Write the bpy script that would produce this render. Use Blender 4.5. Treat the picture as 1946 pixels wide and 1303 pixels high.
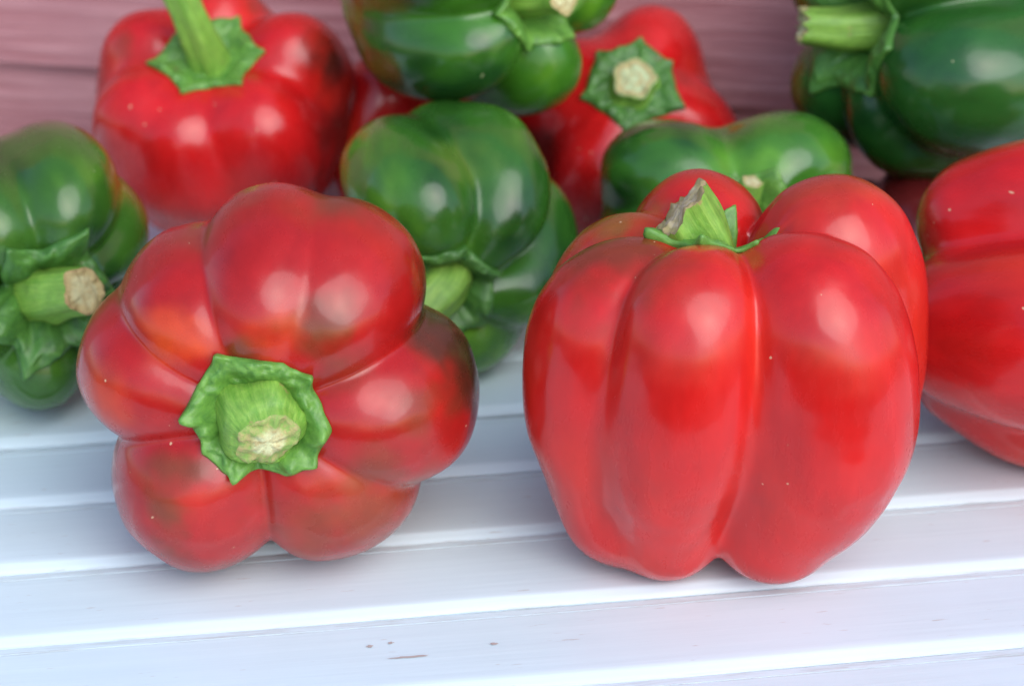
import bpy, math, random
import numpy as np
from mathutils import Vector, Matrix

random.seed(7)
for o in list(bpy.data.objects):
    bpy.data.objects.remove(o)
scene = bpy.context.scene
COL = scene.collection

# ------------------------------------------------------------------ camera
cam_data = bpy.data.cameras.new("camera")
cam_data.sensor_width = 23.6
cam_data.lens = 50.0
cam_data.clip_start = 0.02
cam_data.clip_end = 200.0
cam_data.dof.use_dof = True
cam_data.dof.focus_distance = 0.452
cam_data.dof.aperture_fstop = 9.5
cam = bpy.data.objects.new("camera", cam_data)
COL.objects.link(cam)
cam.location = (0.0, -0.42, 0.25)
cam.rotation_euler = (math.radians(90 - 25), 0, 0)
scene.camera = cam

# ------------------------------------------------------------------ daylight (soft, hazy sky; broad sun from behind the camera)
SUN_EL, SUN_AZ = 39.0, 152.0          # azimuth clockwise from +Y
world = bpy.data.worlds.new("World")
scene.world = world
world.use_nodes = True
wn = world.node_tree
wn.nodes.clear()
wo = wn.nodes.new("ShaderNodeOutputWorld")
wb = wn.nodes.new("ShaderNodeBackground")
sky = wn.nodes.new("ShaderNodeTexSky")
sky.sky_type = 'NISHITA'
sky.sun_disc = False
sky.sun_elevation = math.radians(SUN_EL)
sky.sun_rotation = math.radians(SUN_AZ)
sky.air_density = 1.0
sky.dust_density = 1.2
sky.ozone_density = 1.2
wb.inputs["Strength"].default_value = 0.15
wn.links.new(sky.outputs[0], wb.inputs[0])
wn.links.new(wb.outputs[0], wo.inputs[0])

sun_data = bpy.data.lights.new("sun", 'SUN')
sun_data.energy = 1.5
sun_data.angle = math.radians(58)
sun_data.color = (0.98, 0.985, 0.97)
sun = bpy.data.objects.new("sun", sun_data)
COL.objects.link(sun)
_el, _az = math.radians(SUN_EL), math.radians(SUN_AZ)
_sd = Vector((math.sin(_az) * math.cos(_el), math.cos(_az) * math.cos(_el), math.sin(_el)))
sun.rotation_euler = _sd.to_track_quat('Z', 'Y').to_euler()

scene.view_settings.view_transform = 'Standard'
scene.view_settings.look = 'None'
scene.view_settings.exposure = 0.74
scene.view_settings.gamma = 1.0
scene.view_settings.use_curve_mapping = False

# ------------------------------------------------------------------ helpers
def tag(o, label=None, cat=None, group=None, kind=None):
    for k, v in (("label", label), ("category", cat), ("group", group), ("kind", kind)):
        if v:
            o[k] = v
    return o

def link(name, me, mat, parent=None):
    o = bpy.data.objects.new(name, me)
    COL.objects.link(o)
    if mat is not None and len(me.materials) == 0:
        me.materials.append(mat)
    if parent is not None:
        o.parent = parent
    return o

def mesh_from(name, V, F, smooth=True, uv=None, tint=None):
    me = bpy.data.meshes.new(name)
    me.from_pydata([tuple(v) for v in V], [], F)
    if smooth:
        me.polygons.foreach_set("use_smooth", [True] * len(me.polygons))
    if uv is not None:
        lay = me.uv_layers.new(name="uv")
        idx = np.zeros(len(me.loops), dtype=np.int32)
        me.loops.foreach_get("vertex_index", idx)
        lay.data.foreach_set("uv", np.asarray(uv, dtype=np.float32)[idx].ravel())
    if tint is not None:
        at = me.color_attributes.new("tint", 'FLOAT_COLOR', 'POINT')
        c = np.ones((len(V), 4), dtype=np.float32)
        c[:, :3] = tint
        at.data.foreach_set("color", c.ravel())
    me.update()
    return me

def hash3(i, j, k, seed):
    n = (i * 73856093) ^ (j * 19349663) ^ (k * 83492791) ^ (seed * 2654435761 % 2147483647)
    n = (n ^ (n >> 13)) * 1274126177 & 0x7fffffff
    n = (n ^ (n >> 16)) & 0xffff
    return n / 32767.5 - 1.0

def noise3(P, seed=0):
    P = np.asarray(P, dtype=np.float64)
    I = np.floor(P).astype(np.int64)
    f = P - I
    f = f * f * f * (f * (f * 6 - 15) + 10)
    out = 0
    for dx in (0, 1):
        wx = f[:, 0] if dx else 1 - f[:, 0]
        for dy in (0, 1):
            wy = f[:, 1] if dy else 1 - f[:, 1]
            for dz in (0, 1):
                wz = f[:, 2] if dz else 1 - f[:, 2]
                out = out + wx * wy * wz * hash3(I[:, 0] + dx, I[:, 1] + dy, I[:, 2] + dz, seed)
    return out

def fbm(P, seed=0, o=3):
    a, s, t = 1.0, 0, 0
    for q in range(o):
        s = s + a * noise3(P * (2 ** q) + 7.3 * q, seed + q)
        t += a
        a *= 0.5
    return s / t

def sstep(a, b, x):
    t = np.clip((x - a) / (b - a), 0, 1)
    return t * t * (3 - 2 * t)

# ------------------------------------------------------------------ materials
PITCH = 0.0306          # plank spacing

def new_mat(name):
    m = bpy.data.materials.new(name)
    m.use_nodes = True
    nt = m.node_tree
    nt.nodes.clear()
    out = nt.nodes.new("ShaderNodeOutputMaterial")
    b = nt.nodes.new("ShaderNodeBsdfPrincipled")
    nt.links.new(b.outputs[0], out.inputs[0])
    return m, nt, b

def N(nt, typ, **kw):
    n = nt.nodes.new(typ)
    for k, v in kw.items():
        if k.startswith("i_"):
            key = k[2:]
            key = int(key) if key.isdigit() else key.replace("_", " ")
            n.inputs[key].default_value = v
        else:
            setattr(n, k, v)
    return n

def ramp(nt, src, p0, c0, p1, c1):
    r = nt.nodes.new("ShaderNodeValToRGB")
    r.color_ramp.elements[0].position = p0
    r.color_ramp.elements[0].color = (*c0, 1)
    r.color_ramp.elements[1].position = p1
    r.color_ramp.elements[1].color = (*c1, 1)
    nt.links.new(src, r.inputs[0])
    return r.outputs[0]

def mixc(nt, fac, a, b, mode='MIX'):
    m = nt.nodes.new("ShaderNodeMix")
    m.data_type = 'RGBA'
    m.blend_type = mode
    for s, v in ((0, fac), (6, a), (7, b)):
        if isinstance(v, (int, float)):
            m.inputs[s].default_value = v
        elif isinstance(v, tuple):
            m.inputs[s].default_value = (*v, 1)
        else:
            nt.links.new(v, m.inputs[s])
    return m.outputs[2]

def math_(nt, op, a, b=None):
    m = nt.nodes.new("ShaderNodeMath")
    m.operation = op
    for s, v in ((0, a), (1, b)):
        if v is None:
            continue
        if isinstance(v, (int, float)):
            m.inputs[s].default_value = v
        else:
            nt.links.new(v, m.inputs[s])
    return m.outputs[0]

def skin_material(name, rough, flecks, fleck_col):
    m, nt, b = new_mat(name)
    tc = nt.nodes.new("ShaderNodeTexCoord").outputs["Object"]
    at = N(nt, "ShaderNodeAttribute", attribute_name="tint").outputs["Color"]
    # fine mottling under the skin, drawn out along the fruit
    mp = N(nt, "ShaderNodeMapping")
    mp.inputs["Scale"].default_value = (1, 1, 0.35)
    nt.links.new(tc, mp.inputs[0])
    n1 = N(nt, "ShaderNodeTexNoise", i_Scale=95.0, i_Detail=5.0, i_Roughness=0.6)
    nt.links.new(mp.outputs[0], n1.inputs["Vector"])
    v1 = ramp(nt, n1.outputs[0], 0.3, (0.80, 0.80, 0.80), 0.72, (1.14, 1.14, 1.14))
    c = mixc(nt, 1.0, at, v1, 'MULTIPLY')
    # dust flecks and tiny healed scars
    vo = N(nt, "ShaderNodeTexVoronoi", i_Scale=190.0)
    nw = N(nt, "ShaderNodeTexNoise", i_Scale=1100.0, i_Detail=2.0)
    nt.links.new(tc, nw.inputs["Vector"])
    wv = N(nt, "ShaderNodeVectorMath", operation='MULTIPLY_ADD')
    nt.links.new(nw.outputs["Color"], wv.inputs[0])
    wv.inputs[1].default_value = (0.0011, 0.0011, 0.0011)
    nt.links.new(tc, wv.inputs[2])
    nt.links.new(wv.outputs[0], vo.inputs["Vector"])
    sep = N(nt, "ShaderNodeSeparateColor")
    nt.links.new(vo.outputs["Color"], sep.inputs[0])
    rad = math_(nt, 'MULTIPLY', sep.outputs[1], 0.07)
    dot = math_(nt, 'LESS_THAN', vo.outputs["Distance"], rad)
    keep = math_(nt, 'GREATER_THAN', sep.outputs[0], 1 - flecks)
    f1 = math_(nt, 'MULTIPLY', dot, keep)
    nz = N(nt, "ShaderNodeTexNoise", i_Scale=60.0, i_Detail=2.0)
    nt.links.new(tc, nz.inputs["Vector"])
    warp = N(nt, "ShaderNodeVectorMath", operation='MULTIPLY_ADD')
    nt.links.new(nz.outputs["Color"], warp.inputs[0])
    warp.inputs[1].default_value = (0.012, 0.012, 0.012)
    nt.links.new(tc, warp.inputs[2])
    mp2 = N(nt, "ShaderNodeMapping")
    mp2.inputs["Scale"].default_value = (1.0, 1.0, 0.13)
    mp2.inputs["Rotation"].default_value = (0.3, 0.2, 0)
    nt.links.new(warp.outputs[0], mp2.inputs[0])
    vo2 = N(nt, "ShaderNodeTexVoronoi", i_Scale=210.0)
    nt.links.new(mp2.outputs[0], vo2.inputs["Vector"])
    sep2 = N(nt, "ShaderNodeSeparateColor")
    nt.links.new(vo2.outputs["Color"], sep2.inputs[0])
    dot2 = math_(nt, 'LESS_THAN', vo2.outputs["Distance"], 0.05)
    keep2 = math_(nt, 'GREATER_THAN', sep2.outputs[0], 1 - flecks * 0.4)
    f2 = math_(nt, 'MULTIPLY', dot2, keep2)
    ff = math_(nt, 'MULTIPLY', math_(nt, 'MAXIMUM', f1, f2), 0.75)
    c = mixc(nt, ff, c, fleck_col)
    nt.links.new(c, b.inputs["Base Color"])
    n2 = N(nt, "ShaderNodeTexNoise", i_Scale=85.0, i_Detail=6.0, i_Roughness=0.65)
    nt.links.new(mp.outputs[0], n2.inputs["Vector"])
    r = N(nt, "ShaderNodeMapRange", i_1=0.3, i_2=0.7, i_3=rough - 0.11, i_4=rough + 0.14)
    nt.links.new(n2.outputs[0], r.inputs[0])
    r2 = math_(nt, 'MAXIMUM', r.outputs[0], math_(nt, 'MULTIPLY', ff, 0.8))
    nt.links.new(r2, b.inputs["Roughness"])
    b.inputs["IOR"].default_value = 1.43
    b.inputs["Coat Weight"].default_value = 0.2
    b.inputs["Coat Roughness"].default_value = 0.09
    n3 = N(nt, "ShaderNodeTexNoise", i_Scale=160.0, i_Detail=3.0)
    nt.links.new(mp.outputs[0], n3.inputs["Vector"])
    bp = N(nt, "ShaderNodeBump", i_Strength=0.10, i_Distance=0.0006)
    nt.links.new(n3.outputs[0], bp.inputs["Height"])
    # slow dents of the wall of the fruit, which break up the reflections
    n4 = N(nt, "ShaderNodeTexNoise", i_Scale=55.0, i_Detail=2.0, i_Roughness=0.4, i_Distortion=0.3)
    nt.links.new(mp.outputs[0], n4.inputs["Vector"])
    bp2 = N(nt, "ShaderNodeBump", i_Strength=0.6, i_Distance=0.0018)
    nt.links.new(n4.outputs[0], bp2.inputs["Height"])
    nt.links.new(bp.outputs[0], bp2.inputs["Normal"])
    nt.links.new(bp2.outputs[0], b.inputs["Normal"])
    nt.links.new(bp2.outputs[0], b.inputs["Coat Normal"])
    return m

def stem_material(name, light, dark, brown, amount, striate):
    m, nt, b = new_mat(name)
    tc = nt.nodes.new("ShaderNodeTexCoord")
    obj = tc.outputs["Object"]
    mp = N(nt, "ShaderNodeMapping")
    mp.inputs["Scale"].default_value = (26, 3, 1) if striate else (9, 7, 1)
    nt.links.new(tc.outputs["UV"], mp.inputs[0])
    n1 = N(nt, "ShaderNodeTexNoise", i_Scale=1.0, i_Detail=4.0, i_Roughness=0.65)
    nt.links.new(mp.outputs[0], n1.inputs["Vector"])
    c = mixc(nt, ramp(nt, n1.outputs[0], 0.3, (0, 0, 0), 0.7, (1, 1, 1)), dark, light)
    n2 = N(nt, "ShaderNodeTexNoise", i_Scale=330.0, i_Detail=4.0, i_Roughness=0.7)
    nt.links.new(obj, n2.inputs["Vector"])
    c = mixc(nt, 0.6, c, ramp(nt, n2.outputs[0], 0.25, (0.55, 0.6, 0.5), 0.7, (1.25, 1.2, 1.1)), 'MULTIPLY')
    n3 = N(nt, "ShaderNodeTexNoise", i_Scale=210.0, i_Detail=5.0, i_Roughness=0.7)
    nt.links.new(obj, n3.inputs["Vector"])
    sp = ramp(nt, n3.outputs[0], 1 - amount, (0, 0, 0), 1 - amount + 0.06, (0.8, 0.8, 0.8))
    c = mixc(nt, sp, c, brown)
    nt.links.new(c, b.inputs["Base Color"])
    b.inputs["Roughness"].default_value = 0.46
    b.inputs["Subsurface Weight"].default_value = 0.12
    b.inputs["Subsurface Radius"].default_value = (0.5, 1.0, 0.2)
    b.inputs["Subsurface Scale"].default_value = 0.002
    bp = N(nt, "ShaderNodeBump", i_Strength=0.5, i_Distance=0.0005)
    h = math_(nt, 'ADD', n1.outputs[0], math_(nt, 'MULTIPLY', n2.outputs[0], 0.8))
    nt.links.new(h, bp.inputs["Height"])
    nt.links.new(bp.outputs[0], b.inputs["Normal"])
    return m

def cut_material(name, a, c2):
    m, nt, b = new_mat(name)
    obj = nt.nodes.new("ShaderNodeTexCoord").outputs["Object"]
    n1 = N(nt, "ShaderNodeTexNoise", i_Scale=480.0, i_Detail=5.0, i_Roughness=0.7)
    nt.links.new(obj, n1.inputs["Vector"])
    at = N(nt, "ShaderNodeAttribute", attribute_name="tint").outputs["Color"]
    c = mixc(nt, ramp(nt, n1.outputs[0], 0.42, (0, 0, 0), 0.66, (1, 1, 1)), at, c2)
    nt.links.new(c, b.inputs["Base Color"])
    b.inputs["Roughness"].default_value = 0.75
    bp = N(nt, "ShaderNodeBump", i_Strength=0.8, i_Distance=0.0008)
    nt.links.new(n1.outputs[0], bp.inputs["Height"])
    nt.links.new(bp.outputs[0], b.inputs["Normal"])
    return m

SKIN_RED = skin_material("red_pepper_skin", 0.25, 0.5, (0.62, 0.42, 0.26))
SKIN_GREEN = skin_material("green_pepper_skin", 0.22, 0.14, (0.40, 0.42, 0.22))
STEM = stem_material("pepper_stem", (0.25, 0.43, 0.075), (0.11, 0.28, 0.030), (0.30, 0.22, 0.09), 0.36, True)
CALYX_DARK = stem_material("dark_pepper_calyx", (0.085, 0.23, 0.04), (0.028, 0.11, 0.018), (0.12, 0.08, 0.04), 0.33, False)
CALYX = stem_material("pepper_calyx", (0.15, 0.33, 0.055), (0.055, 0.18, 0.025), (0.16, 0.11, 0.05), 0.34, False)
CUT = cut_material("cut_stem_end", (0.6, 0.6, 0.35), (0.42, 0.33, 0.15))

def paint_material():
    m, nt, b = new_mat("white_bench_paint")
    obj = nt.nodes.new("ShaderNodeTexCoord").outputs["Object"]
    oi = nt.nodes.new("ShaderNodeObjectInfo")
    add = N(nt, "ShaderNodeVectorMath", operation='ADD')
    nt.links.new(obj, add.inputs[0])
    nt.links.new(oi.outputs["Random"], add.inputs[1])
    mp = N(nt, "ShaderNodeMapping")
    mp.inputs["Scale"].default_value = (14, 420, 420)
    nt.links.new(add.outputs[0], mp.inputs[0])
    n1 = N(nt, "ShaderNodeTexNoise", i_Scale=1.0, i_Detail=5.0, i_Roughness=0.62)
    nt.links.new(mp.outputs[0], n1.inputs["Vector"])
    n2 = N(nt, "ShaderNodeTexNoise", i_Scale=26.0, i_Detail=4.0)
    nt.links.new(add.outputs[0], n2.inputs["Vector"])
    c = mixc(nt, ramp(nt, n1.outputs[0], 0.3, (0, 0, 0), 0.7, (1, 1, 1)), (0.655, 0.79, 0.85), (0.685, 0.82, 0.875))
    c = mixc(nt, 0.5, c, ramp(nt, n2.outputs[0], 0.3, (0.90, 0.88, 0.85), 0.65, (1, 1, 1)), 'MULTIPLY')
    mp3 = N(nt, "ShaderNodeMapping")
    mp3.inputs["Scale"].default_value = (130, 700, 500)
    nt.links.new(add.outputs[0], mp3.inputs[0])
    n3 = N(nt, "ShaderNodeTexNoise", i_Scale=1.0, i_Detail=3.0)
    nt.links.new(mp3.outputs[0], n3.inputs["Vector"])
    c = mixc(nt, ramp(nt, n3.outputs[0], 0.69, (0, 0, 0), 0.75, (0.6, 0.6, 0.6)), c, (0.45, 0.40, 0.36))
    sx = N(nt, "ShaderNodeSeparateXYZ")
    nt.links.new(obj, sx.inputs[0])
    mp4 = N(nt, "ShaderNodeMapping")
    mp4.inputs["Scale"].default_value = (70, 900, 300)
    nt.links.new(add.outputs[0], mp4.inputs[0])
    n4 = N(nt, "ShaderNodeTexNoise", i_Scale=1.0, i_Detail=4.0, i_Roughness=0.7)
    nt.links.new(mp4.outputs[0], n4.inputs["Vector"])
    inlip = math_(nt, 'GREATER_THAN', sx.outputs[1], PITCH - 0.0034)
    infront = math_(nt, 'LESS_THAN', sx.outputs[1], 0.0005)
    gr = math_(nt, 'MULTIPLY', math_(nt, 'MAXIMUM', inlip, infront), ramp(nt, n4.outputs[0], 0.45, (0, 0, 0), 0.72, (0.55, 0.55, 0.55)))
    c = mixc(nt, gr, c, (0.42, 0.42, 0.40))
    nt.links.new(c, b.inputs["Base Color"])
    b.inputs["Roughness"].default_value = 0.42
    bp = N(nt, "ShaderNodeBump", i_Strength=0.16, i_Distance=0.0005)
    nt.links.new(n1.outputs[0], bp.inputs["Height"])
    nt.links.new(bp.outputs[0], b.inputs["Normal"])
    return m

def chip_material():
    m, nt, b = new_mat("bare_wood_chip")
    obj = nt.nodes.new("ShaderNodeTexCoord").outputs["Object"]
    mp = N(nt, "ShaderNodeMapping")
    mp.inputs["Scale"].default_value = (120, 1500, 1000)
    nt.links.new(obj, mp.inputs[0])
    n1 = N(nt, "ShaderNodeTexNoise", i_Scale=1.0, i_Detail=4.0)
    nt.links.new(mp.outputs[0], n1.inputs["Vector"])
    nt.links.new(mixc(nt, n1.outputs[0], (0.36, 0.27, 0.24), (0.56, 0.47, 0.44)), b.inputs["Base Color"])
    b.inputs["Roughness"].default_value = 0.8
    return m

def siding_material():
    m, nt, b = new_mat("red_siding_paint")
    obj = nt.nodes.new("ShaderNodeTexCoord").outputs["Object"]
    nz = N(nt, "ShaderNodeTexNoise", i_Scale=18.0, i_Detail=2.0)
    nt.links.new(obj, nz.inputs["Vector"])
    warp = N(nt, "ShaderNodeVectorMath", operation='MULTIPLY_ADD')
    nt.links.new(nz.outputs["Color"], warp.inputs[0])
    warp.inputs[1].default_value = (0.0, 0.0, 0.003)
    nt.links.new(obj, warp.inputs[2])
    mp = N(nt, "ShaderNodeMapping")
    mp.inputs["Scale"].default_value = (14, 0.0, 300)
    nt.links.new(warp.outputs[0], mp.inputs[0])
    n1 = N(nt, "ShaderNodeTexNoise", i_Scale=1.0, i_Detail=4.0, i_Roughness=0.55)
    nt.links.new(mp.outputs[0], n1.inputs["Vector"])
    n2 = N(nt, "ShaderNodeTexNoise", i_Scale=30.0, i_Detail=3.0)
    nt.links.new(obj, n2.inputs["Vector"])
    c = mixc(nt, ramp(nt, n1.outputs[0], 0.3, (0, 0, 0), 0.7, (1, 1, 1)), (0.31, 0.105, 0.114), (0.50, 0.255, 0.265))
    c = mixc(nt, 0.6, c, ramp(nt, n2.outputs[0], 0.3, (0.85, 0.82, 0.85), 0.7, (1.1, 1.12, 1.1)), 'MULTIPLY')
    nt.links.new(c, b.inputs["Base Color"])
    b.inputs["Roughness"].default_value = 0.55
    bp = N(nt, "ShaderNodeBump", i_Strength=0.9, i_Distance=0.0014)
    nt.links.new(n1.outputs[0], bp.inputs["Height"])
    nt.links.new(bp.outputs[0], b.inputs["Normal"])
    return m

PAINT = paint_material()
CHIP = chip_material()
SIDING = siding_material()

# ------------------------------------------------------------------ the wall: lap siding boards
WALL_YAW = math.radians(-11)
WALL_AT = Vector((0.0, 0.242, 0.0))
wall = bpy.data.objects.new("house_wall", None)
COL.objects.link(wall)
wall.location = WALL_AT
wall.rotation_euler = (0, 0, WALL_YAW)
tag(wall, "dusty red wood grain lap siding wall behind the peppers", "wall")
SEAM = 0.030
EXPO = 0.125
def siding_mesh():
    # profile in (y, z): the butt stands 11 mm proud, the head tucks under the board above
    pr = [(-0.0052, 0.0005), (-0.0056, 0.0012), (-0.0056, 0.0040), (-0.0012, EXPO + 0.012), (0.0040, EXPO + 0.012), (0.0000, 0.0)]
    xs = np.linspace(-0.62, 0.62, 9)
    V, Fc = [], []
    n = len(pr)
    for x in xs:
        for y, z in pr:
            V.append((x, y, z))
    for i in range(len(xs) - 1):
        for j in range(n):
            a, b2 = i * n + j, i * n + (j + 1) % n
            Fc.append((a, b2, b2 + n, a + n))
    Fc.append(tuple(range(n))[::-1])
    Fc.append(tuple((len(xs) - 1) * n + j for j in range(n)))
    return mesh_from("siding_board", V, Fc, smooth=False)
sid = siding_mesh()
for k in range(-1, 3):
    o = link("siding_board", sid, SIDING, wall)
    o.location = ((0.013 * k) % 0.05, 0, SEAM + k * EXPO)

# ------------------------------------------------------------------ the bench: narrow painted planks
BENCH_YAW = math.radians(8.4)
bench = bpy.data.objects.new("slatted_bench", None)
COL.objects.link(bench)
bench.rotation_euler = (0, 0, BENCH_YAW)
tag(bench, "white painted slatted bench with rounded narrow planks under all the peppers", "bench")

def wall_limit(v):
    """largest bench-frame x at bench-frame depth v that stays in front of the wall"""
    cb, sb = math.cos(BENCH_YAW), math.sin(BENCH_YAW)
    nx, ny = math.sin(-WALL_YAW), math.cos(-WALL_YAW)      # wall plane normal in world (pointing to +y side)
    d = (WALL_AT.x * nx + WALL_AT.y * ny) - 0.014
    # p = (u*cb - v*sb, u*sb + v*cb);  p.n = d
    return (d - v * (-sb * nx + cb * ny)) / (cb * nx + sb * ny)

def plank_mesh(width, x0, x1, seed):
    # profile: y to the back; front edge is a rounded nose, back edge carries a low lip
    w = width
    pr = [(0.0004, -0.014), (0.0000, -0.0016), (0.0000, -0.0012), (0.0003, -0.00098), (0.0016, -0.00060), (0.0029, -0.00018), (0.0033, -0.00008),
          (0.0038, -0.00002), (0.0045, 0.0), (0.0060, -0.00003), (w * 0.5, -0.0004), (w - 0.0040, -0.00083), (w - 0.0028, -0.00086), (w - 0.00275, -0.0014), (w - 0.0026, -0.0014),
          (w - 0.00255, -0.00085), (w - 0.0022, -0.00085), (w - 0.0004, -0.0009), (w - 0.0001, -0.0012), (w, -0.014)]
    n = len(pr)
    xs = np.linspace(x0, x1, 60)
    V, Fc = [], []
    rng = random.Random(seed)
    ph = [rng.uniform(0, 6.28) for _ in range(4)]
    for x in xs:
        wob = 0.00016 * math.sin(x * 31 + ph[0]) + 0.0001 * math.sin(x * 83 + ph[1])
        wz = 0.00012 * math.sin(x * 23 + ph[2])
        for y, z in pr:
            V.append((x, y + wob * (1 if y < w * 0.5 else 0.4), z + wz))
    for i in range(len(xs) - 1):
        for j in range(n):
            a, b2 = i * n + j, i * n + (j + 1) % n
            Fc.append((a, a + n, b2 + n, b2))
    Fc.append(tuple(range(n)))
    Fc.append(tuple((len(xs) - 1) * n + j for j in range(n))[::-1])
    me = mesh_from("plank", V, Fc, smooth=True)
    me.set_sharp_from_angle(angle=math.radians(30))
    return me

V3 = 0.0128           # bench-frame depth of the ridge under the left pepper
planks = {}
for k in range(-4, 8):
    v = V3 + k * PITCH
    extra = 0.0
    if k >= 2:
        v += 0.0008
    w = PITCH - 0.00025 - (0.0012 if k == 1 else 0.0)
    x1 = min(0.36, wall_limit(v + w))
    if x1 < -0.25:
        continue
    me = plank_mesh(w, -0.40, x1, 40 + k)
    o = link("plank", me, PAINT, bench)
    o.location = (0, v, 0)
    planks[k] = o
# rails the planks are screwed to
def box_mesh(name, x0, x1, y0, y1, z0, z1):
    V = [(x, y, z) for x in (x0, x1) for y in (y0, y1) for z in (z0, z1)]
    Fc = [(0, 1, 3, 2), (4, 6, 7, 5), (0, 4, 5, 1), (2, 3, 7, 6), (0, 2, 6, 4), (1, 5, 7, 3)]
    return mesh_from(name, V, Fc, smooth=False)
for x in (-0.33, 0.10):
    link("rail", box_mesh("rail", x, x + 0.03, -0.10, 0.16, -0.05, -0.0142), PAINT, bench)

def chip(k, px, py, lx, ly, seed):
    rng = random.Random(seed)
    n = 22
    V = [(0, 0, 0)]
    for i in range(n):
        a = 2 * math.pi * i / n
        r = 1 + rng.uniform(-0.35, 0.3)
        V.append((lx * r * math.cos(a), ly * r * math.sin(a), 0.0))
    Fc = [(0, 1 + i, 1 + (i + 1) % n) for i in range(n)]
    o = link("paint_chip", mesh_from("paint_chip", V, Fc), CHIP, planks[k])
    o.location = (px, py, 0.00016 - 0.00085 * max(0.0, py - 0.005) / 0.0225)
    o.rotation_euler = (-0.036, 0, 0)
    return o

# ------------------------------------------------------------------ peppers
def catmull(nodes, per=5):
    P = np.array(nodes, dtype=float)
    if len(P) == 1:
        return np.vstack([P, P + 1e-4])
    E = np.vstack([2 * P[0] - P[1], P, 2 * P[-1] - P[-2]])
    out = []
    for i in range(1, len(E) - 2):
        for q in range(per):
            t = q / per
            a, b, c, d = E[i - 1], E[i], E[i + 1], E[i + 2]
            out.append(0.5 * (2 * b + (c - a) * t + (2 * a - 5 * b + 4 * c - d) * t * t + (3 * b - a - 3 * c + d) * t ** 3))
    out.append(P[-1])
    return np.array(out)

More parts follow.
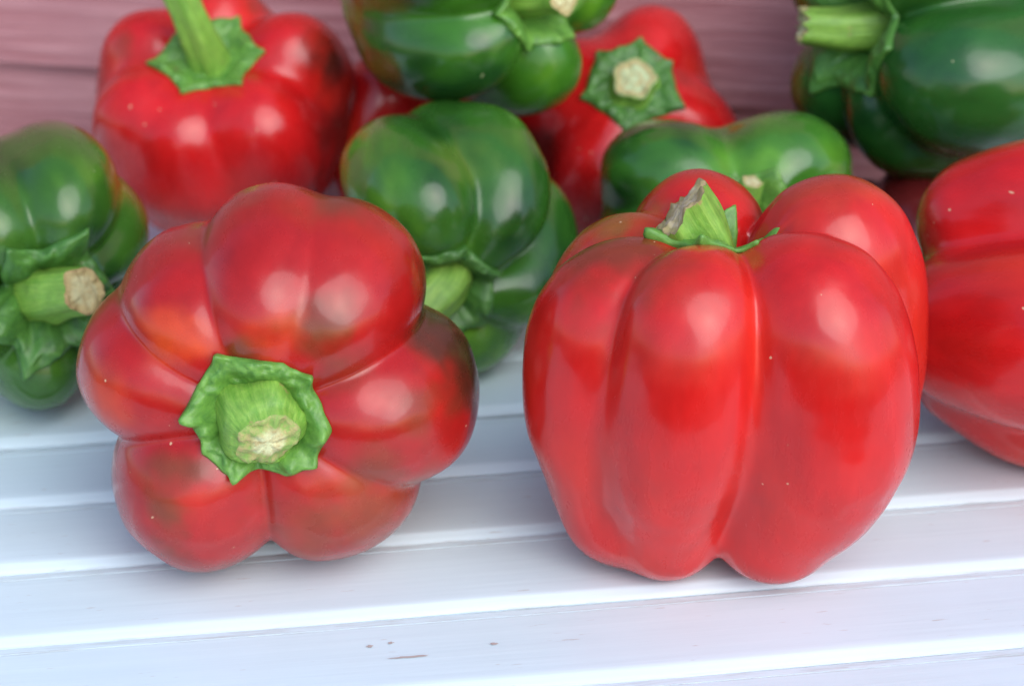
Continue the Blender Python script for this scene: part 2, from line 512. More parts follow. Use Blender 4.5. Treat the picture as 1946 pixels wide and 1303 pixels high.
class Shape:
    """a fruit as lobes (chains of rolling balls) blended by a soft union, read along rays from its middle"""
    def __init__(self, lobes, core, k_top=0.10, k_body=0.35, z_top=1.0, seed=1, wob=0.03, k_low=None, z_low=-2.0, sc=(1, 1, 1), res=(180, 120), ox=0.0):
        self.kl = k_body if k_low is None else k_low
        self.zl, self.sc, self.res = z_low, np.array(sc, dtype=float), res
        self.ch = []
        for L in lobes:
            a = math.radians(L["a"])
            tw = math.radians(L.get("tw", 0.0))
            nodes = []
            for nd in L["n"]:
                rad, z, r = nd[:3]
                da = math.radians(nd[3]) if len(nd) > 3 else 0.0
                nodes.append((ox + rad * math.cos(a + da + tw * z), rad * math.sin(a + da + tw * z), z, r))
            self.ch.append(catmull(nodes))
        self.ch.append(catmull([(0, 0, z, r) for z, r in core]))
        self.kt, self.kb, self.zt, self.seed, self.wob = k_top, k_body, z_top, seed, wob
        self.rmax = max(float((np.linalg.norm(c[:, :3], axis=1) + c[:, 3]).max()) for c in self.ch) + 0.6

    def field(self, P):
        ds = []
        for c in self.ch:
            best = None
            for i in range(len(c) - 1):
                a, b = c[i, :3], c[i + 1, :3]
                ba = b - a
                pa = P - a
                h = np.clip(pa @ (ba / max(ba @ ba, 1e-9)), 0, 1)
                q = pa - h[:, None] * ba
                d = np.sqrt(np.einsum('ij,ij->i', q, q)) - (c[i, 3] + h * (c[i + 1, 3] - c[i, 3]))
                best = d if best is None else np.minimum(best, d)
            ds.append(best)
        D = np.array(ds)
        k = self.kb + (self.kt - self.kb) * sstep(self.zt - 1.6, self.zt + 1.0, P[:, 2])
        k = k + (self.kl - self.kb) * sstep(self.zl + 0.8, self.zl - 1.2, P[:, 2])
        m = D.min(0)
        return m - k * np.log(np.exp(-(D - m) / k).sum(0))

    def trace(self, dirs):
        r = np.full(len(dirs), self.rmax)
        act = np.arange(len(dirs))
        for _ in range(40):
            d = self.field(dirs[act] * r[act][:, None])
            r[act] = np.maximum(r[act] - 0.95 * d, 0.2)
            act = act[np.abs(d) > 0.004]
            if len(act) == 0:
                break
        return r

    def grid(self):
        """radius on a (polar, azimuth) grid, poles included; traced coarsely, refined and smoothed lengthwise"""
        nt_, np_ = self.res
        nc = np_ // 2
        th = np.linspace(0, 2 * np.pi, nt_, endpoint=False)
        pc = np.linspace(0, np.pi, nc + 1)
        T, PH = np.meshgrid(th, pc)
        dirs = np.stack([np.sin(PH) * np.cos(T), np.sin(PH) * np.sin(T), np.cos(PH)], -1).reshape(-1, 3)
        R = self.trace(dirs).reshape(nc + 1, nt_)
        pf = np.linspace(0, np.pi, np_ + 1)
        G = np.stack([np.interp(pf, pc, R[:, j]) for j in range(nt_)], 1)
        sg = 0.013 * np_
        kk = np.exp(-0.5 * (np.arange(-int(3 * sg) - 1, int(3 * sg) + 2) / sg) ** 2)
        kk /= kk.sum()
        h = len(kk) // 2
        half = nt_ // 2
        ext = np.vstack([np.roll(G[1:h + 1][::-1], half, 1), G, np.roll(G[-h - 1:-1][::-1], half, 1)])
        G = np.stack([np.convolve(ext[:, j], kk, 'valid') for j in range(nt_)], 1)
        G = 0.8 * G + 0.1 * np.roll(G, 1, 1) + 0.1 * np.roll(G, -1, 1)
        G[0] = G[0].mean(); G[-1] = G[-1].mean()
        T, PH = np.meshgrid(th, pf)
        dirs = np.stack([np.sin(PH) * np.cos(T), np.sin(PH) * np.sin(T), np.cos(PH)], -1).reshape(-1, 3)
        r = G.ravel()
        P = dirs * r[:, None]
        r = r * (1 + self.wob * fbm(P * 0.42, self.seed, 2))
        a = np.arctan2(dirs[:, 1], dirs[:, 0])
        sp = np.sin(PH).ravel()
        q = np.stack([np.cos(a) * 3.2, np.sin(a) * 3.2, P[:, 2] * 0.22], 1)
        r = r * (1 + self.wob * 0.28 * sp * noise3(q * 1.6, self.seed + 9))
        G = r.reshape(np_ + 1, nt_)
        G[0] = G[0].mean(); G[-1] = G[-1].mean()
        self.G, self.dirs = G, dirs
        return G

    def radius(self, dirs):
        nt_, np_ = self.res
        if not hasattr(self, "G"):
            self.grid()
        ph = np.arccos(np.clip(dirs[:, 2], -1, 1)) / np.pi * np_
        th = (np.arctan2(dirs[:, 1], dirs[:, 0]) % (2 * np.pi)) / (2 * np.pi) * nt_
        i = np.clip(np.floor(ph).astype(int), 0, np_ - 1)
        j = np.floor(th).astype(int)
        u, v = ph - i, th - j
        j0, j1 = j % nt_, (j + 1) % nt_
        G = self.G
        return (G[i, j0] * (1 - u) * (1 - v) + G[i + 1, j0] * u * (1 - v) + G[i, j1] * (1 - u) * v + G[i + 1, j1] * u * v)

def body_mesh(S, tintf, name="body"):
    nt_, np_ = S.res
    G = S.grid()
    d = S.dirs.reshape(np_ + 1, nt_, 3)
    P = np.vstack([(d[1:-1] * G[1:-1, :, None]).reshape(-1, 3), [[0, 0, G[0, 0]]], [[0, 0, -G[-1, 0]]]])
    m = np_ - 1
    n = nt_ * m
    Fc = []
    for i in range(m - 1):
        for j in range(nt_):
            a, b = i * nt_ + j, i * nt_ + (j + 1) % nt_
            Fc.append((a, a + nt_, b + nt_, b))
    for j in range(nt_):
        Fc.append((n, j, (j + 1) % nt_))
        Fc.append((n + 1, (m - 1) * nt_ + (j + 1) % nt_, (m - 1) * nt_ + j))
    return mesh_from(name, P * S.sc * 0.01, Fc, tint=tintf(P)), P * S.sc

def calyx_mesh(S, tips, thick, seed, lift=0.0, hollow=0.35, nod=0.9, nubs=None):
    """leafy collar lying on the shoulders. tips: corners (deg, polar radius in radians), joined by slightly hollow edges"""
    nt_, nr = 144, 30
    th = np.linspace(0, 2 * np.pi, nt_, endpoint=False)
    tips = sorted(((d % 360), r) for d, r in tips)
    beta = np.zeros(nt_)
    near = np.full(nt_, 9.0)
    for q in range(len(tips)):
        d0, r0 = tips[q]
        d1, r1 = tips[(q + 1) % len(tips)]
        a0, a1 = math.radians(d0), math.radians(d1 if d1 > d0 else d1 + 360)
        p0 = np.array([r0 * math.cos(a0), r0 * math.sin(a0)])
        p1 = np.array([r1 * math.cos(a1), r1 * math.sin(a1)])
        for j in range(nt_):
            for w in (0, 2 * np.pi):
                t = th[j] + w
                if a0 <= t < a1:
                    e = p1 - p0
                    c = np.array([math.cos(t), math.sin(t)])
                    den = c[0] * e[1] - c[1] * e[0]
                    rr = (p0[0] * e[1] - p0[1] * e[0]) / den
                    f = (t - a0) / (a1 - a0)
                    beta[j] = rr * (1 - hollow * 0.12 * math.sin(math.pi * f) ** 0.8)
                    near[j] = min(near[j], (t - a0), (a1 - t))
    nn = fbm(np.stack([np.cos(th) * 4, np.sin(th) * 4, th * 0], 1), seed, 2)
    beta = beta * (1 + 0.03 * nn)
    if nubs is not None:
        near = np.min([np.abs((th - math.radians(d) + np.pi) % (2 * np.pi) - np.pi) for d in nubs], axis=0)
    tipw = np.exp(-(near / 0.10) ** 2)
    beta = beta * (1 + 0.03 * tipw)
    prof = np.exp(-(near / 0.35) ** 2)
    t = np.linspace(0, 1, nr) ** 0.9
    rows = []
    k = np.exp(-np.linspace(-2, 2, 31) ** 2); k /= k.sum()
    for ti in t[1:]:
        pol = beta * ti
        d = np.stack([np.sin(pol) * np.cos(th), np.sin(pol) * np.sin(th), np.cos(pol)], 1)
        r = S.radius(d)
        rb = np.convolve(np.concatenate([r[-15:], r, r[:15]]), k, 'valid')
        r = np.maximum(r, 0.45 * r + 0.55 * rb)       # bridges the creases
        lump = fbm(np.stack([np.cos(th) * ti * 4.6, np.sin(th) * ti * 4.6, th * 0 + ti], 1), seed + 3, 3)
        fold = noise3(np.stack([np.cos(th) * 3.4, np.sin(th) * 3.4, th * 0 + ti * 2.0], 1), seed + 6)
        h = thick * (0.6 + 0.65 * math.exp(-((ti - 0.82) / 0.13) ** 2) - 0.45 * math.exp(-((ti - 0.60) / 0.10) ** 2) + 0.7 * math.exp(-(ti / 0.35) ** 2))
        h = h + thick * (1.3 * lump + 0.7 * np.abs(fold)) * sstep(0.35, 0.62, ti) * (1 - 0.65 * sstep(0.85, 1.0, ti))
        h = h + thick * nod * tipw * math.exp(-((ti - 0.95) / 0.06) ** 2)
        h = np.maximum(h, 0.22 * thick) + lift * prof * ti ** 3
        if ti > 0.95:
            h = h * (1 - 0.55 * (ti - 0.95) / 0.05)
        rows.append(d * (r + h)[:, None])
        last = (d, r)
    d, r = last
    rows.append(d * (r + lift * prof - 0.06)[:, None])
    top = rows[0].mean(0) + np.array([0, 0, 0.02])
    V = np.vstack([top[None]] + rows) * S.sc
    uv = [(0.5, 0.0)]
    for i in range(len(rows)):
        for j in range(nt_):
            uv.append((th[j] / np.pi if j < nt_ / 2 else 2 - th[j] / np.pi, (i + 1) / len(rows)))
    Fc = [(0, 1 + j, 1 + (j + 1) % nt_) for j in range(nt_)]
    for i in range(len(rows) - 1):
        for j in range(nt_):
            a, b = 1 + i * nt_ + j, 1 + i * nt_ + (j + 1) % nt_
            Fc.append((a, a + nt_, b + nt_, b))
    return mesh_from("calyx", V * 0.01, Fc, uv=uv), top * S.sc

def stem_meshes(base, path, radii, seed, ribs=5, rib=0.07, cut_tilt=(0, 0), pale=(0.60, 0.62, 0.36), rim=(0.40, 0.36, 0.15), jag=0.10, dome=0.06, pith=0.8):
    """path: points (cm) relative to base; radii along it. returns stem mesh and cut end mesh"""
    nodes = catmull([(*p, r) for p, r in zip(path, radii)], 8)
    nt_ = 56
    th = np.linspace(0, 2 * np.pi, nt_, endpoint=False)
    C = nodes[:, :3]
    tang = np.gradient(C, axis=0)
    tang /= np.linalg.norm(tang, axis=1)[:, None]
    x = np.array([1.0, 0, 0])
    rings = []
    ns = len(nodes)
    rng = random.Random(seed)
    ph0 = rng.uniform(0, 6)
    for i in range(ns):
        t = tang[i]
        x = x - t * (x @ t); x /= np.linalg.norm(x)
        y = np.cross(t, x)
        s = i / (ns - 1)
        rr = nodes[i, 3] * (1 + rib * np.cos(ribs * th + ph0 + 0.5 * s) + 0.035 * np.cos(2 * th + ph0 * 2))
        q = np.stack([np.cos(th) * 1.6, np.sin(th) * 1.6, th * 0 + s * 2.2], 1)
        rr = rr * (1 + 0.06 * noise3(q * 1.7, seed))
        off = 0
        if i >= ns - 3:   # torn edge and slanted cut
            w = (i - (ns - 4)) / 3
            off = w * (cut_tilt[0] * np.cos(th) + cut_tilt[1] * np.sin(th)) * nodes[i, 3] + w * jag * nodes[i, 3] * noise3(q * 4, seed + 5)
        ring = C[i] + np.outer(rr * np.cos(th), x) + np.outer(rr * np.sin(th), y) + np.outer(np.ones(nt_) * off, t)
        rings.append(ring)
    V = np.vstack(rings) + base
    uv = [(j / nt_ * 2 if j < nt_ / 2 else 2 - j / nt_ * 2, i / (ns - 1)) for i in range(ns) for j in range(nt_)]
    Fc = []
    for i in range(ns - 1):
        for j in range(nt_):
            a, b = i * nt_ + j, i * nt_ + (j + 1) % nt_
            Fc.append((a, b, b + nt_, a + nt_))
    me = mesh_from("stem", V * 0.01, Fc, uv=uv)
    # cut end: rim, fibrous ring and pith
    ring = rings[-1] + base
    cen = ring.mean(0)
    t = tang[-1]
    W, tint = [], []
    fr = [1.0, 0.94, 0.85, 0.74, 0.6, 0.45, 0.28, 0.12]
    hh = [dome * (1 - q * q) + e for q, e in zip(fr, (-0.01, 0.02, 0.01, -0.02, -0.01, 0.0, 0.0, 0.0))]
    R0 = nodes[-1, 3]
    for f, h in zip(fr, hh):
        q = np.stack([np.cos(th) * f * 3, np.sin(th) * f * 3, th * 0 + seed], 1)
        W.append(cen + (ring - cen) * f + np.outer(h * R0 + 0.10 * R0 * noise3(q * 1.5, seed + 8) * (f < 0.99), t))
        m = sstep(pith - 0.12, pith + 0.08, f)
        col = np.array(pale) * (1 - m) + np.array(rim) * m
        if abs(f - pith) < 0.07:
            col = np.array([0.36, 0.30, 0.13])
        tint += [col] * nt_
    Wv = np.vstack(W + [(cen + t * dome * R0)[None]])
    tint.append(np.array(pale))
    G = []
    for i in range(len(fr) - 1):
        for j in range(nt_):
            a, b = i * nt_ + j, i * nt_ + (j + 1) % nt_
            G.append((a, b, b + nt_, a + nt_))
    c0 = len(Wv) - 1
    G += [((len(fr) - 1) * nt_ + j, (len(fr) - 1) * nt_ + (j + 1) % nt_, c0) for j in range(nt_)]
    return me, mesh_from("cut_end", Wv * 0.01, G, tint=np.array(tint))

RED = (0.52, 0.009, 0.010)
def red_tint(base=RED, dark=(0.20, 0.030, 0.012), dark_amt=0.5, warm=(0.58, 0.036, 0.010), warm_amt=0.4, patches=(), seed=1):
    def f(P):
        P0, P = P, P * np.array([1.35, 1.35, 0.55])
        n = fbm(P * 0.40, seed, 4)
        c = np.array(base)[None] * np.ones((len(P), 1))
        w = (sstep(0.05, 0.55, fbm(P * 0.30 + 11, seed + 2, 2)) * warm_amt)[:, None]
        c = c * (1 - w) + np.array(warm) * w
        w = (sstep(0.12, 0.62, n) * dark_amt)[:, None]
        c = c * (1 - w) + np.array(dark) * w
        return patch(c, P0, patches, seed)
    return f

def patch(c, P, patches, seed):
    jit = 0.55 * fbm(P * 1.1, seed + 21, 3)
    for pos, rad, col, s in patches:
        d = np.linalg.norm(P - np.array(pos), axis=1) / rad + jit
        w = (sstep(1.05, 0.25, d) * s)[:, None]
        c = c * (1 - w) + np.array(col) * w
    return c

def green_tint(base=(0.030, 0.115, 0.012), light=(0.085, 0.22, 0.016), dark=(0.010, 0.050, 0.010), patches=(), seed=1, spots=False):
    def f(P):
        P0, P = P, P * np.array([1.35, 1.35, 0.55])
        n = fbm(P * 0.40, seed, 4)
        c = np.array(base)[None] * np.ones((len(P), 1))
        w = sstep(0.0, 0.6, n)[:, None]
        c = c * (1 - w) + np.array(light) * w
        w = sstep(0.0, 0.6, -n)[:, None]
        c = c * (1 - w) + np.array(dark) * w
        return patch(c, P0, patches, seed)
    return f

def pepper(name, label, group, loc, stem_dir, up, S, tintf, skin, calyx=None, stem=None):
    root = bpy.data.objects.new(name, None)
    COL.objects.link(root)
    z = Vector(stem_dir).normalized()
    y = Vector(up)
    y = (y - z * y.dot(z)).normalized()
    x = y.cross(z)
    root.matrix_world = Matrix.Translation(loc) @ Matrix((x, y, z)).transposed().to_4x4()
    tag(root, label, "bell pepper", group)
    me, P = body_mesh(S, tintf)
    link("body", me, skin, root)
    top = np.array([0, 0, float(S.radius(np.array([[0, 0, 1.0]]))[0])])
    if calyx:
        calyx = dict(calyx)
        cmat = CALYX_DARK if calyx.pop("dark", False) else CALYX
        cm, top = calyx_mesh(S, **calyx)
        link("calyx", cm, cmat, root)
    if stem:
        sm, cut = stem_meshes(top - np.array([0, 0, 0.10]), **stem)
        so = link("stem", sm, STEM, root)
        link("cut_end", cut, CUT, so)
    return root

def even_lobes(n, a0, rad, r, h, taper=0.55, seed=0, jit=0.08, top=0.62):
    rng = random.Random(seed)
    out = []
    for i in range(n):
        g = lambda s=jit: 1 + rng.uniform(-s, s)
        a = a0 + 360.0 * i / n + rng.uniform(-8, 8)
        out.append(dict(a=a, n=[(rad * top * g(), h * 0.5 - r * 0.55, r * 0.62), (rad * g(), h * 0.5 - r * 1.15, r * g()),
                                (rad * 0.98 * g(), -h * 0.08, r * 1.02 * g()), (rad * taper * g(), -h * 0.5 + r * 0.75, r * 0.72 * g())]))
    return out

RG = "red bell peppers"
GG = "green bell peppers"

BROWN = (0.16, 0.035, 0.012)
ORANGE = (0.66, 0.075, 0.008)
HERO = (300, 190)
MID = (190, 124)

# --- A: lying, stem end towards the viewer
SA = Shape([
    dict(a=83, n=[(1.42, 2.50, 1.12), (2.32, 1.95, 1.62), (2.72, 0.3, 1.72), (1.5, -2.8, 1.5)]),
    dict(a=50, n=[(1.52, 2.35, 1.17), (2.60, 1.70, 1.80), (2.72, 0.0, 1.90), (1.5, -2.8, 1.5)]),
    dict(a=-9, n=[(1.52, 2.40, 1.17), (2.72, 1.65, 1.90), (2.95, -0.2, 1.90), (1.6, -2.8, 1.5)]),
    dict(a=-57, n=[(1.46, 2.30, 1.12), (2.55, 1.45, 1.98), (2.65, -0.3, 2.02), (1.5, -2.8, 1.5)]),
    dict(a=-124, n=[(1.48, 2.40, 1.12), (2.62, 1.7, 2.02), (2.62, 0.0, 2.05), (1.5, -2.8, 1.5)]),
    dict(a=171, n=[(1.46, 2.40, 1.12), (2.42, 1.65, 1.62), (2.42, 0.0, 1.82), (1.5, -2.8, 1.5)]),
    dict(a=131, n=[(1.42, 2.45, 1.02), (2.25, 1.85, 1.45), (2.20, 0.0, 1.80, 3), (1.5, -2.8, 1.5)]),
], core=[(0.9, 1.3), (-2.4, 2.4)], k_top=0.045, k_body=0.11, z_top=1.0, seed=3, wob=0.024, sc=(0.95, 0.95, 0.95), res=(340, 200))
tA = red_tint(base=(0.36, 0.010, 0.009), seed=5, dark=(0.14, 0.038, 0.012), dark_amt=0.85, warm_amt=0.15, patches=[
    ((-1.7, 1.7, 3.0), 1.0, ORANGE, 0.6), ((-3.3, 0.2, 2.6), 1.0, ORANGE, 0.4), ((0.5, 1.9, 3.2), 0.9, ORANGE, 0.5),
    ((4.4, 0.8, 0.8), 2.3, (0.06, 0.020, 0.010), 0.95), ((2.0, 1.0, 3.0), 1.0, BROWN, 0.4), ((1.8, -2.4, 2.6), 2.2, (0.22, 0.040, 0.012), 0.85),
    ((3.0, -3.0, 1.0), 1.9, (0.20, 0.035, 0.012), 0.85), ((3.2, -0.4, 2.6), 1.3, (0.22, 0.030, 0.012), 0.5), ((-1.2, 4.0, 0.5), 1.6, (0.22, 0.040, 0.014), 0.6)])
pepper("bell_pepper", "red bell pepper lying with its green stem end facing forward, in the front row", RG,
       (-0.0540, 0.0160, 0.0412), (0.02, -1.0, 0.12), (0, 0, 1), SA, tA, SKIN_RED,
       calyx=dict(tips=[(119, 0.43), (178, 0.415), (250, 0.395), (318, 0.455), (37, 0.41), (63, 0.385), (351, 0.44), (293, 0.42), (215, 0.395), (150, 0.395)], nubs=(119, 178, 250, 318, 37), hollow=0.0, thick=0.20, seed=4),
       stem=dict(path=[(0, 0, 0), (0.02, -0.02, 0.4), (0.10, -0.12, 0.9), (0.20, -0.24, 1.3), (0.27, -0.32, 1.55)], radii=[1.45, 1.06, 0.96, 0.86, 0.66], seed=2, cut_tilt=(0.0, 0.1), dome=0.22, rim=(0.22, 0.36, 0.08), pith=0.52))

# --- B: standing upright
SB = Shape([
    dict(a=-158, n=[(1.5, 2.9, 0.9), (2.80, 2.4, 1.50), (3.15, 0.0, 1.60), (2.72, -2.80, 1.40, 8)]),
    dict(a=-115, n=[(1.5, 3.1, 1.0), (2.50, 2.75, 1.45), (2.80, 0.0, 1.60, -3), (2.28, -3.08, 1.25, -13)]),
    dict(a=-50, n=[(1.5, 3.1, 1.1), (2.60, 2.5, 1.75), (2.85, -0.5, 1.90), (2.18, -2.92, 1.40, -14)]),
    dict(a=20, n=[(1.5, 3.1, 1.0), (2.55, 2.70, 1.70), (3.00, -0.5, 1.75), (2.5, -2.7, 1.4)]),
    dict(a=104, n=[(1.5, 2.9, 1.0), (2.3, 2.4, 1.55), (2.5, 0.2, 1.6), (1.7, -2.8, 1.2)]),
    dict(a=152, n=[(1.5, 2.7, 0.9), (2.55, 2.1, 1.35), (2.8, 0.0, 1.6), (1.8, -2.8, 1.2)]),
], core=[(0.75, 1.25), (-2.0, 2.2)], k_top=0.05, k_body=0.27, z_top=2.0, seed=8, wob=0.020, k_low=0.12, z_low=-1.5, ox=0.45, sc=(1.0, 0.97, 0.93), res=HERO)
tB = red_tint(base=(0.51, 0.011, 0.010), seed=15, dark_amt=0.12, warm_amt=0.30, patches=[
    ((-2.2, -1.0, 3.8), 1.8, (0.17, 0.032, 0.012), 0.9), ((-1.9, 1.2, 3.4), 1.6, (0.22, 0.09, 0.014), 0.9), ((-1.2, -2.4, 4.2), 1.0, (0.28, 0.03, 0.012), 0.6),
    ((2.6, 1.2, 4.4), 1.7, (0.36, 0.045, 0.02), 0.6), ((0.2, 2.6, 4.2), 1.6, (0.36, 0.03, 0.014), 0.6)])
pepper("bell_pepper", "big red bell pepper standing upright in the front row, with a short leaning stem", RG,
       (0.0430, 0.0095, 0.0423), (-0.02, -0.10, 1.0), (0, 1, 0), SB, tB, SKIN_RED,
       calyx=dict(tips=[(0, 0.35), (60, 0.31), (140, 0.31), (198, 0.36), (255, 0.29), (310, 0.31)], hollow=0.2, thick=0.13, seed=14, lift=0.0),
       stem=dict(path=[(-0.1, 0, 0), (-0.20, 0, 0.8), (-0.38, 0, 1.5), (-0.66, 0, 2.05)], radii=[1.00, 0.78, 0.72, 0.70], seed=12, ribs=5, rib=0.10, cut_tilt=(0.38, -0.12),
                 rim=(0.33, 0.24, 0.12), pale=(0.55, 0.46, 0.30), jag=0.14))

# --- C: red, upright behind the lying one, tipped forward
SC = Shape([
    dict(a=-150, n=[(1.4, 1.9, 0.8), (2.5, 1.7, 1.25), (2.05, -0.3, 1.3), (0.8, -2.6, 0.9)]),
    dict(a=-112, n=[(1.4, 1.9, 0.8), (2.3, 1.6, 1.2), (2.2, -0.2, 1.3), (0.9, -2.6, 0.9)]),
    dict(a=-52, n=[(1.4, 1.9, 0.8), (2.4, 1.7, 1.45), (2.3, -0.2, 1.4), (0.9, -2.6, 0.9)]),
    dict(a=18, n=[(1.4, 2.0, 0.8), (2.5, 1.8, 1.35), (2.4, -0.2, 1.4), (0.9, -2.6, 0.9)]),
    dict(a=90, n=[(1.4, 2.0, 0.8), (2.4, 1.8, 1.3), (2.3, -0.2, 1.4), (0.9, -2.6, 0.9)]),
    dict(a=150, n=[(1.4, 2.0, 0.8), (2.4, 1.8, 1.25), (2.3, -0.2, 1.4), (0.9, -2.6, 0.9)]),
], core=[(0.6, 1.3), (-1.0, 2.6)], k_top=0.34, k_body=0.80, z_top=1.6, seed=21, wob=0.02, sc=(0.97, 0.95, 0.92), res=MID)
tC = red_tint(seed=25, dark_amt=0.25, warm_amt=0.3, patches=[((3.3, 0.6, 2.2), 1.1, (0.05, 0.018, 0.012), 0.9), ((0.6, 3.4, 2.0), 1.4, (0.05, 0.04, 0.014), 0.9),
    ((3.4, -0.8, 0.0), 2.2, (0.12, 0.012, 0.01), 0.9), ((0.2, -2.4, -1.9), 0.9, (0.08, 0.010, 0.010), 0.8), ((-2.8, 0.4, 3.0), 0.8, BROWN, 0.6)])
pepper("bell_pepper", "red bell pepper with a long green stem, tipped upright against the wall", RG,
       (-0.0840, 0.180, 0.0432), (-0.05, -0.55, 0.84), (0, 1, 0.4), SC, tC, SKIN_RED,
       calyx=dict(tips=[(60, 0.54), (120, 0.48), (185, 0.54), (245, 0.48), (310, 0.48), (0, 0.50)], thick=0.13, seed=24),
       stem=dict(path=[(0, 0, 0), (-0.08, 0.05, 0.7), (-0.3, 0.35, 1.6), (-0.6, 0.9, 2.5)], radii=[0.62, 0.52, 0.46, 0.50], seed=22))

# --- L: green, cut by the frame, beside the lying red one
SL = Shape([
    dict(a=70, n=[(1.4, 1.9, 0.8), (2.5, 1.4, 1.5), (2.5, -0.4, 1.7), (1.2, -2.6, 1.2)]),
    dict(a=120, n=[(1.4, 1.9, 0.8), (2.4, 1.4, 1.4), (2.5, -0.4, 1.6), (1.2, -2.6, 1.2)]),
    dict(a=200, n=[(1.4, 1.9, 0.8), (2.4, 1.4, 1.4), (2.4, -0.4, 1.6), (1.2, -2.6, 1.2)]),
    dict(a=262, n=[(1.4, 1.9, 0.8), (2.4, 1.5, 1.35), (2.4, -0.4, 1.5), (1.2, -2.6, 1.2)]),
    dict(a=318, n=[(1.4, 1.9, 0.8), (2.2, 1.2, 1.2), (2.3, -0.4, 1.4), (1.2, -2.6, 1.2)]),
    dict(a=20, n=[(1.4, 1.9, 0.8), (2.1, 0.8, 1.2), (2.3, -0.6, 1.4), (1.2, -2.6, 1.2)]),
], core=[(0.8, 1.1), (-1.8, 1.8)], k_top=0.09, k_body=0.32, z_top=1.0, seed=31, sc=(0.86, 0.86, 1.1), res=MID)
tL = green_tint(seed=33, base=(0.036, 0.115, 0.012), patches=[((1.0, 3.6, -0.6), 1.5, (0.13, 0.07, 0.03), 0.8), ((3.2, 1.2, -1.0), 1.4, (0.012, 0.03, 0.008), 0.7)])
pepper("bell_pepper", "green bell pepper beside the lying red one, stem forward with a brown cut end", GG,
       (-0.1225, 0.090, 0.0345), (0.34, -0.93, 0.06), (0, 0, 1), SL, tL, SKIN_GREEN,
       calyx=dict(tips=[(60, 0.68), (120, 0.62), (185, 0.7), (245, 0.68), (310, 0.66), (0, 0.66)], thick=0.16, seed=34, dark=True),
       stem=dict(path=[(0, 0, 0), (0.1, 0.1, 0.5), (0.35, 0.3, 1.1), (0.7, 0.5, 1.7)], radii=[0.85, 0.72, 0.62, 0.58], seed=32, rim=(0.34, 0.23, 0.10), pale=(0.45, 0.44, 0.24)))

# --- K: green, behind the gap of the front pair
SK = Shape([
    dict(a=114, tw=-9, n=[(1.4, 1.9, 0.8), (2.5, 1.3, 1.5), (2.4, -0.6, 1.75), (1.4, -3.0, 1.3)]),
    dict(a=52, tw=-9, n=[(1.4, 1.7, 0.8), (2.5, 0.8, 1.4), (2.7, -0.8, 1.6), (1.6, -3.0, 1.3)]),
    dict(a=-14, tw=-9, n=[(1.4, 1.9, 0.8), (2.6, 1.0, 1.3), (2.8, -0.9, 1.4), (1.6, -3.0, 1.2)]),
    dict(a=-66, tw=-9, n=[(1.4, 1.9, 0.8), (2.6, 1.2, 1.6), (2.6, -0.6, 1.7), (1.4, -3.0, 1.2)]),
    dict(a=196, tw=-9, n=[(1.4, 1.9, 0.8), (2.4, 1.2, 1.4), (2.4, -0.6, 1.5), (1.4, -3.0, 1.2)]),
], core=[(0.8, 1.1), (-2.0, 1.8)], k_top=0.10, k_body=0.16, z_top=1.0, seed=41, sc=(0.87, 0.81, 0.90), res=MID)
tK = green_tint(seed=43, patches=[((0.5, 3.4, 1.0), 1.3, (0.10, 0.18, 0.02), 0.6), ((-1.5, 3.4, -2.0), 1.2, (0.15, 0.07, 0.03), 0.6)])
pepper("bell_pepper", "green bell pepper behind the two front red ones, stem turned aside between them", GG,
       (-0.0190, 0.104, 0.0359), (0.10, -0.96, -0.22), (0, 0, 1), SK, tK, SKIN_GREEN,
       calyx=dict(tips=[(70, 0.60), (120, 0.54), (185, 0.58), (245, 0.56), (310, 0.60), (15, 0.60)], hollow=0.1, thick=0.14, seed=44, dark=True),
       stem=dict(path=[(0, 0, 0), (-0.25, -0.05, 0.6), (-0.75, -0.2, 1.1), (-1.4, -0.3, 1.4)], radii=[0.75, 0.62, 0.56, 0.55], seed=42))

# --- E: green, behind the upright one
SE = Shape(even_lobes(5, 58, 2.35, 1.65, 7.0, seed=51), core=[(0.8, 1.4), (-1.8, 2.0)], k_top=0.22, k_body=0.50, z_top=1.3, seed=51, sc=(0.98, 0.80, 0.86), res=MID)
tE = green_tint(seed=53, base=(0.040, 0.15, 0.016), light=(0.09, 0.25, 0.02))
pepper("bell_pepper", "green bell pepper just behind the upright red one, its stem poking over", GG,
       (0.0585, 0.122, 0.0326), (0.02, -0.86, 0.42), (0, 0, 1), SE, tE, SKIN_GREEN,
       calyx=dict(tips=[(60, 0.44), (120, 0.42), (185, 0.46), (245, 0.45), (310, 0.45), (0, 0.44)], thick=0.13, seed=54),
       stem=dict(path=[(0, 0, 0), (0.0, 0.1, 0.5), (0.05, 0.4, 1.0), (0.15, 0.8, 1.4)], radii=[0.58, 0.44, 0.34, 0.26], seed=52, rim=(0.22, 0.36, 0.08), pale=(0.5, 0.52, 0.3)))

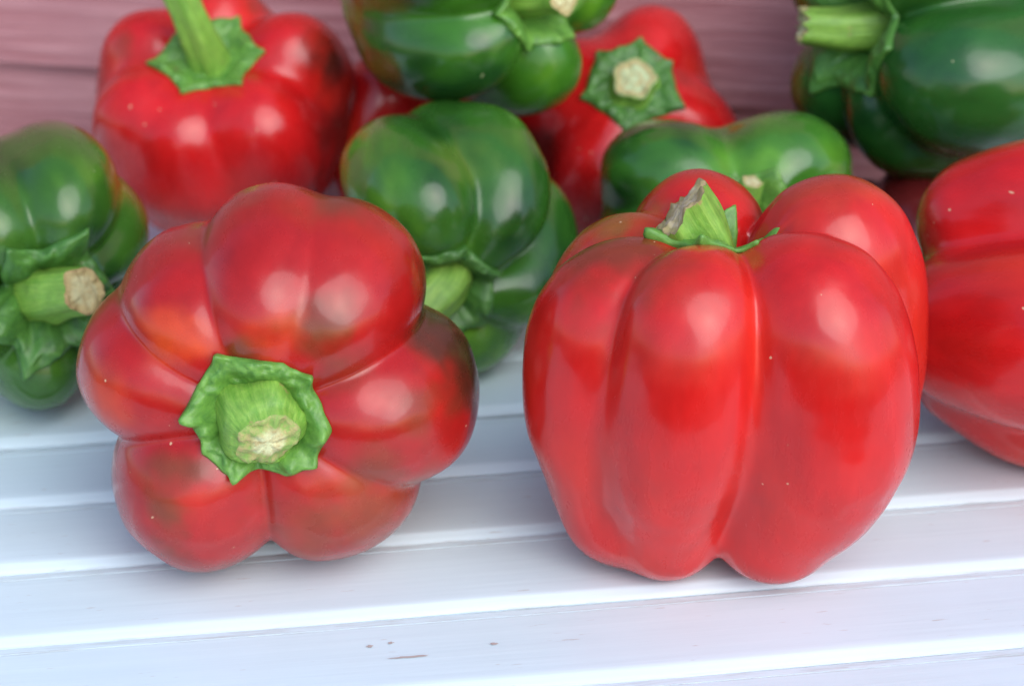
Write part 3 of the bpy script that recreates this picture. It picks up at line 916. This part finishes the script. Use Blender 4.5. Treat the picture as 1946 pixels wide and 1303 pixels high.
# --- H: red with a stubby stem, at the wall
SH = Shape(even_lobes(4, 68, 2.1, 1.6, 6.4, seed=61), core=[(1.0, 1.8), (-1.2, 2.7)], k_top=0.40, k_body=0.60, z_top=1.4, seed=61, sc=(0.90, 0.90, 0.88), res=MID)
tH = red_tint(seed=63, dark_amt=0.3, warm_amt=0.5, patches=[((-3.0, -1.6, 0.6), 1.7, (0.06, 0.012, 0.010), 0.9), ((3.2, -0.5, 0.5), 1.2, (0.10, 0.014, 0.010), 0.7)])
pepper("bell_pepper", "red bell pepper by the wall with a six-sided green collar and stubby cut stem", RG,
       (0.0335, 0.188, 0.0361), (0.02, -0.74, 0.68), (0, 0, 1), SH, tH, SKIN_RED,
       calyx=dict(tips=[(80, 0.46), (130, 0.46), (190, 0.48), (262, 0.44), (335, 0.48), (35, 0.46)], thick=0.12, seed=64, dark=True),
       stem=dict(path=[(0, 0, 0), (0.0, 0.0, 0.2), (0.0, 0.0, 0.4), (0.0, 0.0, 0.55)], radii=[0.72, 0.64, 0.62, 0.60], seed=62, pale=(0.42, 0.52, 0.30), rim=(0.30, 0.42, 0.18)))

# --- G: red, mostly hidden under the topmost green one
SG = Shape(even_lobes(4, 20, 2.0, 1.5, 6.5, seed=71), core=[(0.8, 1.2), (-1.8, 1.6)], seed=71, sc=(0.78, 0.78, 0.76), res=(140, 90))
pepper("bell_pepper", "red bell pepper mostly hidden between the long-stemmed red and the green ones", RG,
       (-0.030, 0.196, 0.0275), (0.3, 0.2, 0.8), (0, 1, 0), SG, red_tint(seed=73, dark_amt=0.2), SKIN_RED)

# --- F: green, lying on top of the pile
SF = Shape([
    dict(a=-75, n=[(1.4, 2.2, 0.8), (2.1, 1.6, 1.25), (2.1, -0.6, 1.4), (1.2, -3.0, 1.1)]),
    dict(a=-5, n=[(1.4, 2.2, 0.8), (2.1, 1.6, 1.2), (2.1, -0.6, 1.4), (1.2, -3.0, 1.1)]),
    dict(a=75, n=[(1.4, 2.2, 0.8), (2.1, 1.6, 1.2), (2.1, -0.6, 1.4), (1.2, -3.0, 1.1)]),
    dict(a=150, n=[(1.4, 2.2, 0.8), (2.1, 1.4, 1.3), (2.1, -0.6, 1.4), (1.2, -3.0, 1.1)]),
    dict(a=215, n=[(1.4, 2.2, 0.8), (2.1, 1.4, 1.3), (2.1, -0.6, 1.4), (1.2, -3.0, 1.1)]),
], core=[(0.8, 1.1), (-2.0, 1.7)], k_top=0.10, k_body=0.30, z_top=1.0, seed=81, res=MID)
tF = green_tint(seed=83, base=(0.040, 0.15, 0.012), light=(0.10, 0.25, 0.015), patches=[((-1.6, -2.4, -0.6), 1.0, (0.10, 0.035, 0.02), 0.8), ((-1.0, -1.0, -3.5), 1.6, (0.012, 0.05, 0.01), 0.7)])
pepper("bell_pepper", "green bell pepper lying across the top of the pile between two red ones", GG,
       (-0.010, 0.158, 0.0865), (0.62, -0.76, 0.14), (0, 0, 1), SF, tF, SKIN_GREEN,
       calyx=dict(tips=[(60, 0.5), (120, 0.46), (185, 0.52), (245, 0.48), (310, 0.5), (0, 0.46)], thick=0.14, seed=84),
       stem=dict(path=[(0, 0, 0), (0.0, 0.0, 0.5), (0.1, 0.05, 1.1), (0.15, 0.1, 1.6)], radii=[0.62, 0.5, 0.44, 0.48], seed=82))

# --- D: big dark green, up on the pile at the frame's corner
SD = Shape([
    dict(a=-18, n=[(1.6, 3.0, 1.1), (2.7, 2.1, 1.95), (2.7, -0.4, 2.0), (1.5, -2.9, 1.4)]),
    dict(a=72, n=[(1.6, 3.0, 1.1), (2.6, 2.1, 1.8), (2.7, -0.4, 2.0), (1.5, -2.9, 1.4)]),
    dict(a=160, n=[(1.6, 2.9, 1.1), (2.5, 2.1, 1.8), (2.6, -0.4, 2.0), (1.5, -2.9, 1.4)]),
    dict(a=235, n=[(1.6, 3.0, 1.1), (2.6, 2.3, 1.7), (2.6, -0.4, 1.9), (1.5, -2.9, 1.4)]),
    dict(a=290, n=[(1.6, 3.0, 1.0), (2.6, 2.3, 1.5), (2.7, -0.4, 1.8), (1.5, -2.9, 1.4)]),
], core=[(1.0, 1.2), (-2.2, 2.0)], k_top=0.10, k_body=0.28, z_top=1.4, seed=91, res=MID)
tD = green_tint(seed=93, base=(0.018, 0.090, 0.014), light=(0.040, 0.14, 0.018), dark=(0.008, 0.045, 0.010), patches=[
    ((2.0, -3.6, 1.0), 0.28, (0.25, 0.38, 0.01), 1.0), ((1.2, -4.0, -0.3), 0.25, (0.25, 0.38, 0.01), 1.0), ((3.2, -2.4, 0.0), 0.22, (0.25, 0.38, 0.01), 1.0)])
pepper("bell_pepper", "dark green bell pepper on top of the pile with its thick stem pointing sideways", GG,
       (0.1245, 0.158, 0.0790), (-0.86, -0.48, 0.06), (0, 0, 1), SD, tD, SKIN_GREEN,
       calyx=dict(tips=[(60, 0.48), (120, 0.42), (185, 0.5), (245, 0.48), (310, 0.46), (0, 0.44)], thick=0.13, seed=94, dark=True),
       stem=dict(path=[(0, 0, 0), (-0.15, -0.05, 0.8), (-0.45, -0.1, 1.7), (-0.9, -0.05, 2.6)], radii=[0.85, 0.72, 0.60, 0.50], seed=92, jag=0.5))

# --- I: red, lying, cut by the frame
SI = Shape([
    dict(a=80, n=[(1.4, 3.0, 1.0), (2.3, 2.0, 1.75), (2.4, -0.6, 1.75), (2.1, -2.6, 1.45)]),
    dict(a=178, n=[(1.4, 3.0, 1.0), (2.2, 2.0, 2.1), (2.3, -0.6, 2.25), (1.7, -2.6, 1.9)]),
    dict(a=255, n=[(1.4, 3.0, 1.0), (2.2, 2.0, 1.9), (2.2, -0.6, 2.0), (1.5, -2.6, 1.6)]),
    dict(a=340, n=[(1.4, 3.0, 1.0), (2.2, 2.0, 1.9), (2.3, -0.6, 1.9), (1.7, -2.6, 1.5)]),
], core=[(0.8, 1.2), (-1.8, 2.0)], k_top=0.12, k_body=0.20, z_top=3.0, seed=101, sc=(0.97, 0.97, 0.95), res=MID)
pepper("bell_pepper", "red bell pepper lying beside the upright one, cut off by the picture's edge", RG,
       (0.1350, 0.0525, 0.0402), (0.92, -0.25, 0.10), (0, 0, 1), SI, red_tint(base=(0.50, 0.009, 0.010), seed=103, dark_amt=0.1, warm_amt=0.5), SKIN_RED)

# --- J: dark red, only a sliver shows
SJ = Shape(even_lobes(4, 10, 1.5, 1.2, 4.8, seed=111), core=[(0.6, 0.9), (-1.2, 1.3)], seed=111, sc=(0.95, 0.78, 0.95), res=(120, 80))
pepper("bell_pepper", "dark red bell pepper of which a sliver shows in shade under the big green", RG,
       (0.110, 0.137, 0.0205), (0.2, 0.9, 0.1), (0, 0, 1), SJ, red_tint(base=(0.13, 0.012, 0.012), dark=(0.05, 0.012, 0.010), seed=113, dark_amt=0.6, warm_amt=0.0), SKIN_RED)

# worn spots in the paint near the front
for a in ((-2, -0.0345, 0.0195, 0.0007, 0.0005, 1), (-2, -0.0300, 0.0202, 0.0006, 0.0004, 2), (-2, -0.0265, 0.0140, 0.0042, 0.00035, 3), (-2, -0.0085, 0.0165, 0.0010, 0.0004, 4)):
    chip(*a)
